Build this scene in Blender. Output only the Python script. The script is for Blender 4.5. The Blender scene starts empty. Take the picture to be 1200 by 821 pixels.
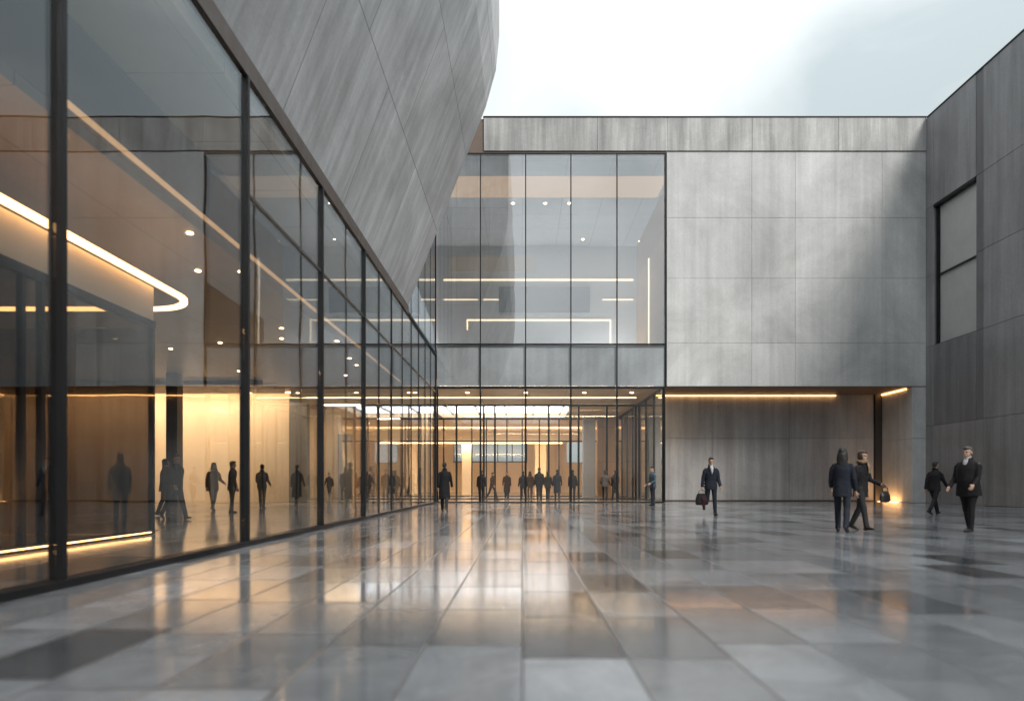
import bpy, bmesh, math, random
from mathutils import Vector, Matrix, noise
R = math.radians
random.seed(7)
scene = bpy.context.scene
COL = scene.collection
F = 800.0            # focal length in pixels of the 1200 px wide photograph
CX, CY, HC = 612.0, 566.0, 1.0

# ------------------------------------------------------------------ camera
cam = bpy.data.cameras.new('camera')
cam.sensor_width = 36.0
cam.lens = 36.0 * F / 1200.0
cam.shift_x = -(CX - 600.0) / 1200.0
cam.shift_y = (CY - 410.5) / 1200.0
cam.clip_end = 2000.0
cam.clip_start = 0.05
cam.dof.use_dof = True
cam.dof.focus_distance = 33.0
cam.dof.aperture_fstop = 0.65
co = bpy.data.objects.new('camera', cam)
co.location = (0, 0, HC)
co.rotation_euler = (R(90), 0, 0)
COL.objects.link(co)
scene.camera = co

# ------------------------------------------------------------------ node helpers
class NT:
    def __init__(s, name):
        s.m = bpy.data.materials.new(name)
        s.m.use_nodes = True
        s.t = s.m.node_tree
        s.t.nodes.clear()
        s.out = s.t.nodes.new('ShaderNodeOutputMaterial')
    def n(s, typ, **kw):
        x = s.t.nodes.new('ShaderNode' + typ)
        for k, v in kw.items():
            setattr(x, k, v)
        return x
    def l(s, a, b):
        s.t.links.new(a, b)
    def setin(s, sock, v):
        if isinstance(v, bpy.types.NodeSocket):
            s.l(v, sock)
        else:
            sock.default_value = v
    def math(s, op, a, b=0.0, c=0.0):
        x = s.n('Math', operation=op)
        for i, v in enumerate((a, b, c)):
            s.setin(x.inputs[i], v)
        return x.outputs[0]
    def vec(s, op, a, b=(0, 0, 0)):
        x = s.n('VectorMath', operation=op)
        s.setin(x.inputs[0], a); s.setin(x.inputs[1], b)
        return x
    def noise(s, vec, scale, detail=4.0, rough=0.55, dist=0.0):
        x = s.n('TexNoise')
        if vec is not None: s.l(vec, x.inputs['Vector'])
        x.inputs['Scale'].default_value = scale
        x.inputs['Detail'].default_value = detail
        x.inputs['Roughness'].default_value = rough
        x.inputs['Distortion'].default_value = dist
        return x.outputs[0]
    def ramp(s, fac, stops):
        x = s.n('ValToRGB')
        e = x.color_ramp.elements
        while len(e) < len(stops): e.new(0.5)
        for i, (p, c) in enumerate(stops):
            e[i].position = p
            e[i].color = (c, c, c, 1) if isinstance(c, (int, float)) else (*c, 1)
        s.l(fac, x.inputs[0])
        return x.outputs[0]
    def mixc(s, fac, a, b, mode='MIX'):
        x = s.n('Mix', data_type='RGBA', blend_type=mode)
        s.setin(x.inputs[0], fac)
        for sock, v in ((x.inputs[6], a), (x.inputs[7], b)):
            s.setin(sock, v if isinstance(v, bpy.types.NodeSocket) else (*v, 1))
        return x.outputs[2]
    def maprange(s, v, a, b, c, d):
        x = s.n('MapRange')
        s.l(v, x.inputs[0])
        for i, q in enumerate((a, b, c, d)): x.inputs[i + 1].default_value = q
        return x.outputs[0]
    def principled(s, base, rough, bump=None, bstr=0.2, bdist=0.02, metallic=0.0, spec=0.5):
        p = s.n('BsdfPrincipled')
        s.setin(p.inputs['Base Color'], base if isinstance(base, bpy.types.NodeSocket) else (*base, 1))
        s.setin(p.inputs['Roughness'], rough)
        p.inputs['Metallic'].default_value = metallic
        p.inputs['Specular IOR Level'].default_value = spec
        if bump is not None:
            b = s.n('Bump')
            b.inputs['Strength'].default_value = bstr
            b.inputs['Distance'].default_value = bdist
            s.l(bump, b.inputs['Height'])
            s.l(b.outputs[0], p.inputs['Normal'])
        s.l(p.outputs[0], s.out.inputs[0])
        return p

def concrete(name, base=(0.33, 0.335, 0.335), uv=False, contrast=1.0, streak=1.0):
    m = NT(name)
    if uv:
        tc = m.n('TexCoord').outputs['UV']
    else:
        tc = m.n('NewGeometry').outputs['Position']
    def scaled(v):
        mp = m.n('Mapping'); m.l(tc, mp.inputs[0]); mp.inputs['Scale'].default_value = v
        return mp.outputs[0]
    if uv:      # u runs along the wall, v up the slope
        st = m.noise(scaled((1.5, 0.22, 1)), 1.0, 6, 0.65)
        st2 = m.noise(scaled((6.0, 0.5, 1)), 1.0, 4, 0.65)
        bd = m.noise(scaled((4.0, 0.02, 1)), 1.0, 1, 0.4)
        mot = m.noise(tc, 0.28, 8, 0.68, 0.6)
        fine = m.noise(tc, 14.0, 5, 0.65)
    else:
        st = m.noise(scaled((1.7, 1.7, 0.14)), 1.0, 5, 0.62)
        st2 = m.noise(scaled((7.0, 7.0, 0.3)), 1.0, 3, 0.6)
        bd = m.noise(scaled((3.4, 3.4, 0.02)), 1.0, 1, 0.4)
        mot = m.noise(tc, 0.22, 9, 0.68, 0.5)
        fine = m.noise(tc, 11.0, 5, 0.65)
    isl = m.n('NewGeometry').outputs['Random Per Island']
    v = m.math('MULTIPLY_ADD', m.math('SUBTRACT', st, 0.5), 1.15 * contrast * streak, 1.0)
    v = m.math('MULTIPLY', v, m.math('MULTIPLY_ADD', m.math('SUBTRACT', st2, 0.5), 0.4 * contrast * streak, 1.0))
    v = m.math('MULTIPLY', v, m.math('MULTIPLY_ADD', m.math('SUBTRACT', bd, 0.5), 0.28 * contrast, 1.0))
    v = m.math('MULTIPLY', v, m.math('MULTIPLY_ADD', m.math('SUBTRACT', mot, 0.5), 1.5 * contrast, 1.0))
    v = m.math('MULTIPLY', v, m.math('MULTIPLY_ADD', m.math('SUBTRACT', fine, 0.5), 0.35, 1.0))
    v = m.math('MULTIPLY', v, m.math('MULTIPLY_ADD', m.math('SUBTRACT', isl, 0.5), 0.14, 1.0))
    # small air holes
    vo = m.n('TexVoronoi'); m.l(tc, vo.inputs['Vector']); vo.inputs['Scale'].default_value = 2.3
    hole = m.math('GREATER_THAN', vo.outputs['Distance'], 0.045)
    v = m.math('MULTIPLY', v, m.math('MULTIPLY_ADD', hole, 0.35, 0.65))
    if uv:  # panel joints of the raked cladding
        sep = m.n('SeparateXYZ'); m.l(tc, sep.inputs[0])
        row = m.math('FLOOR', m.math('DIVIDE', sep.outputs[1], 3.1))
        uu = m.math('ADD', m.math('DIVIDE', sep.outputs[0], 4.2), m.math('MULTIPLY', row, 0.5))
        du = m.math('MULTIPLY', m.math('ABSOLUTE', m.math('SUBTRACT', m.math('FRACT', uu), 0.5)), 4.2)
        dv = m.math('MULTIPLY', m.math('ABSOLUTE', m.math('SUBTRACT', m.math('FRACT', m.math('DIVIDE', sep.outputs[1], 3.1)), 0.5)), 3.1)
        j = m.math('MAXIMUM', m.math('GREATER_THAN', du, 2.1 - 0.014), m.math('GREATER_THAN', dv, 1.55 - 0.014))
        v = m.math('MULTIPLY', v, m.math('MULTIPLY_ADD', j, -0.6, 1.0))
        wn = m.n('TexWhiteNoise', noise_dimensions='2D')
        cmb = m.n('CombineXYZ'); m.l(m.math('FLOOR', uu), cmb.inputs[0]); m.l(row, cmb.inputs[1])
        m.l(cmb.outputs[0], wn.inputs['Vector'])
        v = m.math('MULTIPLY', v, m.math('MULTIPLY_ADD', m.math('SUBTRACT', wn.outputs[0], 0.5), 0.25, 1.0))
    c = m.mixc(1.0, base, v, 'MULTIPLY')
    bumph = m.math('ADD', m.math('MULTIPLY', fine, 0.5), m.math('ADD', m.math('MULTIPLY', st2, 0.6), m.math('MULTIPLY', hole, 0.5)))
    rough = m.maprange(mot, 0.3, 0.7, 0.45 if uv else 0.55, 0.7 if uv else 0.8)
    m.principled(c, rough, bumph, 0.35, 0.012)
    return m.m

def paint(name, col, rough=0.6, metallic=0.0, var=0.15, scale=3.0, bump=0.0, spec=0.5):
    m = NT(name)
    tc = m.n('NewGeometry').outputs['Position']
    nz = m.noise(tc, scale, 5, 0.6)
    v = m.math('MULTIPLY_ADD', m.math('SUBTRACT', nz, 0.5), var * 2, 1.0)
    c = m.mixc(1.0, col, v, 'MULTIPLY')
    m.principled(c, m.maprange(nz, 0.3, 0.7, max(0.02, rough - 0.07), min(1, rough + 0.07)), nz if bump else None, bump, 0.01, metallic, spec)
    return m.m

def panelled(name, col, rough, pw, ph, joint=0.012, var=0.1, axes='xy', spec=0.5):
    """plain panels with dark joints, laid out in world metres"""
    m = NT(name)
    sep = m.n('SeparateXYZ'); m.l(m.n('NewGeometry').outputs['Position'], sep.inputs[0])
    ax = {'x': 0, 'y': 1, 'z': 2}
    a, b = sep.outputs[ax[axes[0]]], sep.outputs[ax[axes[1]]]
    ua, ub = m.math('DIVIDE', a, pw), m.math('DIVIDE', b, ph)
    da = m.math('MULTIPLY', m.math('ABSOLUTE', m.math('SUBTRACT', m.math('FRACT', ua), 0.5)), pw)
    db = m.math('MULTIPLY', m.math('ABSOLUTE', m.math('SUBTRACT', m.math('FRACT', ub), 0.5)), ph)
    j = m.math('MAXIMUM', m.math('GREATER_THAN', da, pw / 2 - joint), m.math('GREATER_THAN', db, ph / 2 - joint))
    cmb = m.n('CombineXYZ'); m.l(m.math('FLOOR', ua), cmb.inputs[0]); m.l(m.math('FLOOR', ub), cmb.inputs[1])
    wn = m.n('TexWhiteNoise', noise_dimensions='2D'); m.l(cmb.outputs[0], wn.inputs['Vector'])
    nz = m.noise(m.n('NewGeometry').outputs['Position'], 1.5, 5, 0.6)
    v = m.math('MULTIPLY_ADD', m.math('SUBTRACT', wn.outputs[0], 0.5), var, 1.0)
    v = m.math('MULTIPLY', v, m.math('MULTIPLY_ADD', m.math('SUBTRACT', nz, 0.5), 0.3, 1.0))
    v = m.math('MULTIPLY', v, m.math('MULTIPLY_ADD', j, -0.7, 1.0))
    m.principled(m.mixc(1.0, col, v, 'MULTIPLY'), rough, None, 0, 0, 0, spec)
    return m.m

def glass(name, tint, f0=0.06, rough=0.0):
    """thin architectural pane: mirror reflection by angle, the rest passes straight through"""
    m = NT(name)
    g = m.n('NewGeometry')
    d = m.vec('DOT_PRODUCT', g.outputs['Normal'], g.outputs['Incoming']).outputs['Value']
    c = m.math('SUBTRACT', 1.0, m.math('ABSOLUTE', d))
    fr = m.math('MULTIPLY_ADD', m.math('POWER', c, 5.0), 1 - f0, f0)
    tr = m.n('BsdfTransparent'); tr.inputs[0].default_value = (*tint, 1)
    gl = m.n('BsdfGlossy'); gl.inputs['Roughness'].default_value = rough
    gl.inputs[0].default_value = (0.93, 0.97, 1.0, 1)
    bp = m.n('Bump'); bp.inputs['Strength'].default_value = 1.0; bp.inputs['Distance'].default_value = 0.0022
    m.l(m.noise(g.outputs['Position'], 0.7, 1, 0.4), bp.inputs['Height']); m.l(bp.outputs[0], gl.inputs['Normal'])
    mx = m.n('MixShader')
    m.l(fr, mx.inputs[0]); m.l(tr.outputs[0], mx.inputs[1]); m.l(gl.outputs[0], mx.inputs[2])
    m.l(mx.outputs[0], m.out.inputs[0])
    return m.m

def emit(name, col, strength):
    m = NT(name)
    e = m.n('Emission'); e.inputs[0].default_value = (*col, 1); e.inputs[1].default_value = strength
    m.l(e.outputs[0], m.out.inputs[0])
    return m.m

def paving(name, base=(0.185, 0.2, 0.218), tw=0.6, tl=1.2, dark=1.0):
    m = NT(name)
    pos = m.n('NewGeometry').outputs['Position']
    sep = m.n('SeparateXYZ'); m.l(pos, sep.inputs[0])
    ux = m.math('DIVIDE', sep.outputs[0], tw)
    col = m.math('FLOOR', ux)
    grp = m.math('FLOOR', m.math('DIVIDE', col, 2.0))
    wo = m.n('TexWhiteNoise', noise_dimensions='1D'); m.l(grp, wo.inputs['W'])
    uy = m.math('ADD', m.math('DIVIDE', sep.outputs[1], tl), m.math('MULTIPLY', wo.outputs[0], 3.0))
    row = m.math('FLOOR', uy)
    dx = m.math('MULTIPLY', m.math('SUBTRACT', 0.5, m.math('ABSOLUTE', m.math('SUBTRACT', m.math('FRACT', ux), 0.5))), tw)
    dy = m.math('MULTIPLY', m.math('SUBTRACT', 0.5, m.math('ABSOLUTE', m.math('SUBTRACT', m.math('FRACT', uy), 0.5))), tl)
    dmin = m.math('MINIMUM', dx, dy)
    joint = m.math('MAXIMUM', m.math('LESS_THAN', dx, 0.0055), m.math('LESS_THAN', dy, 0.011))
    cmb = m.n('CombineXYZ'); m.l(col, cmb.inputs[0]); m.l(row, cmb.inputs[1])
    wn = m.n('TexWhiteNoise', noise_dimensions='2D'); m.l(cmb.outputs[0], wn.inputs['Vector'])
    wn2 = m.n('TexWhiteNoise', noise_dimensions='3D'); m.l(m.vec('ADD', cmb.outputs[0], (17.3, 5.1, 2.2)).outputs[0], wn2.inputs['Vector'])
    tone = m.ramp(wn.outputs[0], [(0.0, 0.26), (0.13, 0.5), (0.3, 0.82), (0.7, 1.05), (1.0, 1.5)])
    off = m.vec('MULTIPLY', wn2.outputs[1], (40, 40, 40)).outputs[0]
    pv = m.vec('ADD', pos, off).outputs[0]
    vein = m.noise(pv, 1.6, 8, 0.65, 1.2)
    cloud = m.noise(pos, 0.35, 5, 0.6)
    fine = m.noise(pos, 22.0, 4, 0.6)
    v = m.math('MULTIPLY', tone, m.math('MULTIPLY_ADD', m.math('SUBTRACT', vein, 0.5), 1.4, 1.0))
    v = m.math('MULTIPLY', v, m.math('MULTIPLY_ADD', m.math('SUBTRACT', cloud, 0.5), 0.7, 1.0))
    v = m.math('MULTIPLY', v, m.math('MULTIPLY_ADD', m.math('SUBTRACT', fine, 0.5), 0.25, 1.0))
    v = m.math('MULTIPLY', v, m.math('MULTIPLY_ADD', joint, -0.85, dark))
    c = m.mixc(1.0, base, v, 'MULTIPLY')
    r = m.math('ADD', m.maprange(cloud, 0.3, 0.7, 0.07, 0.13), m.math('MULTIPLY', wn2.outputs[0], 0.05))
    r = m.math('ADD', r, m.math('MULTIPLY', joint, 0.4))
    r = m.math('ADD', r, m.math('MULTIPLY', m.math('SUBTRACT', fine, 0.5), 0.08))
    # each slab lies a hair out of level, edges eased
    edge = m.math('MULTIPLY', m.math('MINIMUM', dmin, 0.012), 0.25)
    tilt = m.math('MULTIPLY', m.math('MULTIPLY', m.math('FRACT', uy), m.math('SUBTRACT', wn2.outputs[0], 0.5)), 0.002)
    wav = m.math('MULTIPLY', m.noise(pos, 1.1, 2, 0.5), 0.003)
    h = m.math('ADD', m.math('ADD', edge, wav), m.math('ADD', tilt, m.math('MULTIPLY', fine, 0.0004)))
    p = m.principled(c, r, h, 0.55, 1.0, 0.0, 0.75)
    p.inputs['IOR'].default_value = 1.75
    return m.m

WARM = (1.0, 0.60, 0.25)
M = dict(
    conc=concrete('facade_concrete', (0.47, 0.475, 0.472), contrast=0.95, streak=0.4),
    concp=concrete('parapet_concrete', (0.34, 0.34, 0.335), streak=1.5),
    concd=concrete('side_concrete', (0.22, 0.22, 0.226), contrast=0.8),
    concx=concrete('dark_concrete', (0.09, 0.09, 0.095), contrast=0.8),
    concw=concrete('stained_concrete', (0.14, 0.14, 0.145), contrast=1.0),
    concr=concrete('raked_concrete', (0.54, 0.545, 0.55), uv=True, contrast=1.0),
    metal=paint('dark_metal', (0.009, 0.0095, 0.011), 0.45, 0.0, 0.2, spec=0.25),
    bronze=paint('bronze_metal', (0.07, 0.05, 0.04), 0.45, 0.3, 0.2),
    glassL=glass('lobby_glass', (0.88, 0.89, 0.89), 0.07),
    glassF=glass('entrance_glass', (0.975, 0.975, 0.97), 0.022),
    glassU=glass('gallery_glass', (0.9, 0.915, 0.92), 0.23),
    glassD=glass('smoked_glass', (0.57, 0.54, 0.51), 0.04),
    plaster=paint('cream_plaster', (0.72, 0.60, 0.45), 0.7, 0, 0.05, 0.8),
    plasterw=paint('pale_plaster', (0.64, 0.645, 0.65), 0.7, 0, 0.05, 0.8),
    ceilh=panelled('amber_ceiling_panels', (0.55, 0.41, 0.27), 0.5, 2.4, 2.1, 0.01, 0.08),
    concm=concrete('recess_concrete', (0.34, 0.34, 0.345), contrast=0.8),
    glassS=glass('spandrel_glass', (0.9, 0.91, 0.92), 0.05),
    lit=emit('trough_glow', (1.0, 0.66, 0.42), 0.33),
    ledr=emit('recess_led', (1.0, 0.47, 0.15), 3.8),
    fillh=emit('added_hall_fill', (1.0, 0.73, 0.46), 26.0),
    ceil=panelled('bronze_ceiling_panels', (0.17, 0.12, 0.08), 0.5, 2.4, 4.1, 0.01, 0.08),
    ceilw=panelled('gallery_ceiling_panels', (0.5, 0.5, 0.505), 0.6, 2.4, 2.4, 0.01, 0.05),
    timber=panelled('oak_panels', (0.42, 0.25, 0.12), 0.5, 1.2, 2.6, 0.008, 0.2, 'xz'),
    soffit=paint('soffit_plaster', (0.16, 0.12, 0.09), 0.6, 0, 0.1),
    roof=paint('roof_membrane', (0.18, 0.18, 0.18), 0.9, 0, 0.2),
    brown=paint('umber_cladding', (0.12, 0.085, 0.065), 0.5, 0, 0.15),
    dark=paint('charcoal_panel', (0.035, 0.034, 0.035), 0.5, 0, 0.2),
    grey=paint('grey_panel', (0.2, 0.2, 0.2), 0.6, 0, 0.15),
    blind=panelled('grey_blind', (0.5, 0.5, 0.5), 0.7, 7.0, 30.0, 0.02, 0.1, 'yz'),
    floor=paving('plaza_paving'),
    floori=paving('lobby_paving', (0.24, 0.225, 0.205), 1.2, 2.4),
    led=emit('warm_led', (1.0, 0.60, 0.27), 7.0),
    fillw=emit('added_warm_fill', (1.0, 0.72, 0.45), 19.0),
    ledg=emit('gallery_led', (1.0, 0.76, 0.5), 1.2),
    cove=emit('cove_ribbon', (1.0, 0.52, 0.19), 4.0),
    down=emit('downlight_lens', (1.0, 0.66, 0.34), 16.0),
    fillg=emit('gallery_added_fill', (0.97, 0.98, 1.0), 8.0),
    fillb=emit('added_amber_fill', (1.0, 0.50, 0.18), 5.0),
    ledu=emit('amber_uplight', (1.0, 0.47, 0.15), 14.0),
    dim=emit('dim_slot_light', (1.0, 0.58, 0.27), 0.35),
    frame=paint('grey_bronze_frame', (0.06, 0.055, 0.05), 0.4, 0.5, 0.2),
    sky=emit('daylight_glow', (0.95, 0.97, 1.0), 3.0),
)

# ------------------------------------------------------------------ object helpers
def link(o, parent=None):
    COL.objects.link(o)
    if parent is not None: o.parent = parent
    return o

def thing(name, label, cat, loc=(0, 0, 0), rz=0.0, group=None):
    o = bpy.data.objects.new(name, None)
    o.empty_display_size = 0.3
    link(o)
    o.location = loc; o.rotation_euler = (0, 0, rz)
    o['label'] = label; o['category'] = cat
    if group: o['group'] = group
    return o

class MB:
    def __init__(s): s.bm = bmesh.new()
    def box(s, x0, x1, y0, y1, z0, z1, bevel=0.0):
        v = [s.bm.verts.new((x, y, z)) for x in (x0, x1) for y in (y0, y1) for z in (z0, z1)]
        fs = [s.bm.faces.new([v[i] for i in q]) for q in ((0, 1, 3, 2), (4, 6, 7, 5), (0, 4, 5, 1), (2, 3, 7, 6), (0, 2, 6, 4), (1, 5, 7, 3))]
        if bevel:
            es = list({e for f in fs for e in f.edges})
            bmesh.ops.bevel(s.bm, geom=es, offset=bevel, segments=1, affect='EDGES')
        return s
    def prism_y(s, prof, y0, y1):
        a = [s.bm.verts.new((x, y0, z)) for x, z in prof]
        b = [s.bm.verts.new((x, y1, z)) for x, z in prof]
        n = len(prof)
        for i in range(n):
            s.bm.faces.new((a[i], a[(i + 1) % n], b[(i + 1) % n], b[i]))
        s.bm.faces.new(a[::-1]); s.bm.faces.new(b)
        return s
    def ribbon(s, path, w, z0, z1):
        """a band of width w following a plan path [(x, y)...]"""
        L = []
        for i, p in enumerate(path):
            a = Vector(path[max(0, i - 1)]); b = Vector(path[min(len(path) - 1, i + 1)])
            t = (b - a).normalized(); nrm = Vector((-t.y, t.x)) * w / 2
            p = Vector(p)
            L.append([s.bm.verts.new((q.x, q.y, z)) for q in (p + nrm, p - nrm) for z in (z0, z1)])
        for a, b in zip(L, L[1:]):
            for i, j in ((0, 1), (1, 3), (3, 2), (2, 0)):
                s.bm.faces.new((a[i], a[j], b[j], b[i]))
        for q in (L[0], L[-1]):
            s.bm.faces.new((q[0], q[1], q[3], q[2]))
        return s
    def disc(s, x, y, z, r, n=14, h=0.02):
        c = bmesh.ops.create_cone(s.bm, cap_ends=True, segments=n, radius1=r, radius2=r, depth=h)
        bmesh.ops.translate(s.bm, verts=c['verts'], vec=(x, y, z))
        return s
    def build(s, name, mat, parent=None, smooth=False):
        bmesh.ops.recalc_face_normals(s.bm, faces=s.bm.faces)
        me = bpy.data.meshes.new(name); s.bm.to_mesh(me); s.bm.free()
        me.materials.append(mat)
        if smooth:
            for p in me.polygons: p.use_smooth = True
        return link(bpy.data.objects.new(name, me), parent)

def box(name, mat, parent, x0, x1, y0, y1, z0, z1, bevel=0.0):
    return MB().box(x0, x1, y0, y1, z0, z1, bevel).build(name, mat, parent)

def panels_y(mb, xs, zs, yf, th=0.08, gap=0.014, skip=()):
    """cast panels facing -Y, front face at yf"""
    for i in range(len(xs) - 1):
        for j in range(len(zs) - 1):
            if (i, j) in skip: continue
            mb.box(xs[i] + gap / 2, xs[i + 1] - gap / 2, yf, yf + th, zs[j] + gap / 2, zs[j + 1] - gap / 2, 0.006)
    return mb
def panels_x(mb, ys, zs, xf, th=0.08, gap=0.014, skip=()):
    """cast panels facing -X, front face at xf"""
    for i in range(len(ys) - 1):
        for j in range(len(zs) - 1):
            if (i, j) in skip: continue
            mb.box(xf, xf + th, ys[i] + gap / 2, ys[i + 1] - gap / 2, zs[j] + gap / 2, zs[j + 1] - gap / 2, 0.006)
    return mb

# ------------------------------------------------------------------ plaza
def plaza():
    b = MB()
    xs = [-300, -60, 60, 300]; ys = [-200, -30, 120, 500]
    g = [[b.bm.verts.new((x, y, 0)) for y in ys] for x in xs]
    for i in range(3):
        for j in range(3):
            b.bm.faces.new((g[i][j], g[i + 1][j], g[i + 1][j + 1], g[i][j + 1]))
    o = b.build('plaza', M['floor']); o['kind'] = 'structure'
    o['label'] = 'polished grey stone paving of the courtyard'
plaza()

YF = 35.0
ZS, ZW0, ZW1, ZT = 5.97, 8.13, 17.92, 19.77
XL, XW, XR = -4.45, 7.35, 20.7

# ------------------------------------------------------------------ main building (faces the camera)
gal = thing('gallery_building', 'broad pale concrete building facing the courtyard, big upper window over a glazed entrance', 'building', (8, 36, 0))
gal_inv = Matrix.Translation((-8, -36, 0))
def G(o):                       # keep world coordinates under an offset parent
    o.matrix_parent_inverse = Matrix.Translation(-o.parent.location); return o
def gbox(name, mat, *a, parent=None, bevel=0.0):
    o = box(name, mat, parent or gal, *a, bevel=bevel)
    if parent is None: G(o)
    return o

xc = [XW + 0.06, 11.77, 14.0, 18.45, XR]
zc = [ZS, 8.18, 11.5, 14.6, 18.0]
w = G(panels_y(MB(), xc, zc, YF, 0.08, 0.009).build('wall', M['conc'], gal))
gbox('wall_core', M['concx'], XW + 0.08, XR, YF + 0.085, YF + 0.6, ZS + 0.02, 18.0)
xp = [-1.97, 3.85, 7.45, 11.77, 16.2, XR]
G(panels_y(MB(), xp, [18.0, 19.70], YF - 0.06, 0.12).build('parapet', M['concp'], gal))
G(MB().box(-1.95, XR, YF + 0.065, YF + 0.5, 17.98, 19.68).build('parapet_core', M['concx'], gal))
gbox('coping', M['metal'], -2.0, XR - 0.003, YF - 0.09, YF + 0.55, 19.705, 19.77, bevel=0.01)
gbox('roof', M['roof'], -16, XR + 14, YF + 0.56, 76.5, 19.0, 19.4)
gbox('roof_screen', M['brown'], -16, -1.98, YF + 0.07, YF + 0.52, 18.0, 19.69)
gbox('window_head', M['brown'], XL - 9, XW + 0.05, YF - 0.0, YF + 0.3, 17.92, 17.995)
# window reveal on the right
gbox('window_reveal', M['metal'], XW - 0.02, XW + 0.055, YF - 0.03, YF + 0.35, ZS + 0.0, 17.915)
# spandrel panels under the big window
mx = [XL + 0.06] + [(x - 612) * YF / F for x in (563, 616, 669, 723)] + [XW - 0.03]
G(panels_y(MB(), [XL + 0.06] + mx[1:], [ZS, ZW0 - 0.05], YF + 0.10, 0.12, 0.012).build('spandrel', M['conc'], gal))
gbox('spandrel_core', M['concx'], XL + 0.06, XW - 0.03, YF + 0.225, YF + 0.6, ZS + 0.015, ZW0 - 0.055)
# the big window: frame, panes, slim mullions
win = gbox('window', M['metal'], XL + 0.05, XW - 0.025, YF - 0.02, YF + 0.10, ZW0 - 0.045, ZW0 + 0.03)
for i in range(5):
    box('pane', M['glassU'], win, mx[i] + 0.03, mx[i + 1] - 0.03, YF + 0.02, YF + 0.045, ZW0 + 0.035, ZW1 - 0.06)
    win.children[-1].matrix_parent_inverse = Matrix.Identity(4)
box('window_frame', M['metal'], win, XL + 0.05, XW - 0.025, YF - 0.02, YF + 0.10, ZW1 - 0.055, ZW1 - 0.003)
for x in mx[1:-1]:
    G(box('mullion', M['metal'], gal, x - 0.028, x + 0.028, YF - 0.05, YF + 0.012, 0.02, ZW1 - 0.058))
G(box('corner_post', M['metal'], gal, XL - 0.05, XL + 0.045, YF - 0.06, YF + 0.05, 0.02, ZW1 - 0.01))
G(box('corner_post', M['metal'], gal, XW - 0.10, XW - 0.022, YF - 0.06, YF + 0.16, 0.02, ZS - 0.01))

for i in range(5):
    G(box('spandrel_pane', M['glassS'], gal, mx[i] + 0.03, mx[i + 1] - 0.03, YF - 0.005, YF + 0.012, ZS + 0.01, ZW0 - 0.06))
# upper gallery room behind the window
UY = 49.0
gbox('gallery_floor', M['plasterw'], XL - 11, XR - 0.3, YF + 0.61, UY + 0.3, ZW0 - 0.5, ZW0 - 0.02)
gbox('gallery_floor', M['plasterw'], XL - 11, XL - 0.1, 26.45, YF + 0.6, ZW0 - 0.5, ZW0 - 0.02)
uc = gbox('gallery_ceiling', M['ceilw'], XL - 11, XR - 0.3, YF + 0.11, UY + 0.3, 18.0, 18.3)
G(box('gallery_ceiling', M['ceilw'], gal, XL - 11, XL - 0.06, 26.45, YF + 0.1, 18.0, 18.3))
uw = gbox('gallery_back_wall', M['plasterw'], XL - 11, XR - 0.3, UY, UY + 0.3, ZW0 - 0.02, 18.0)
gbox('gallery_side_wall', M['timber'], 8.2, 8.5, YF + 0.62, UY, ZW0 - 0.02, 18.0)
gbox('gallery_side_wall', M['plasterw'], XL - 11.3, XL - 11, 26.45, UY, ZW0 - 0.02, 18.0)
for (a, b, z, h) in ((520, 742, 328, 4), (520, 560, 351, 2), (566, 588, 351, 2), (656, 668, 351, 2), (706, 742, 351, 2)):
    s = F / UY
    box('light_strip', M['ledg'], uw, (a - CX) / s, (b - CX) / s, UY - 0.06, UY - 0.004, 1 + (CY - z) / s - h * 0.013, 1 + (CY - z) / s + h * 0.013)
s = F / UY
def U(x, y): return ((x - CX) / s, 1 + (CY - y) / s)
x0, z1 = U(547, 375); x1, z0 = U(716, 403)
box('light_strip', M['ledg'], uw, x0, x1, UY - 0.06, UY - 0.004, z1 - 0.05, z1 + 0.05)
box('light_strip', M['ledg'], uw, x0, x0 + 0.09, UY - 0.06, UY - 0.004, z1 - 0.7, z1 - 0.055)
box('light_strip', M['ledg'], uw, x1 - 0.09, x1, UY - 0.06, UY - 0.004, z0, z1 - 0.055)
x0, z1 = U(528, 300); x1, z0 = U(628, 319)
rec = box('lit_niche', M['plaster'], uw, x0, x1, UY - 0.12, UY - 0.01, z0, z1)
box('display_plinth', M['grey'], uw, U(585, 0)[0], U(690, 0)[0], UY - 0.9, UY - 0.12, U(0, 370)[1], U(0, 340)[1])
box('added_fill_light', M['fillg'], uw, XL - 8, 8.0, 46.6, 48.0, ZW0 + 0.0, ZW0 + 0.06)  # added lamp below the sight line, fills the gallery with light
# warm ceiling trough, its lamplit plaster made as a glowing sheet
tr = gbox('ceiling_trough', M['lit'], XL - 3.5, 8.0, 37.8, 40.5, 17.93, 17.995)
for (px, py) in ((601, 240), (639, 240), (667, 240), (683, 282), (750, 284)):
    yy = 16.9 * F / (CY - py)
    b = MB().disc((px - CX) * yy / F, yy, 17.985, 0.09).build('downlight', M['down'], uc)
for (px) in (752, 746):
    pass
sw = gal.children[-1]
o = gbox('light_strip', M['ledg'], 8.13, 8.19, 44.0, 44.1, 9.5, 15.5)

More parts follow.
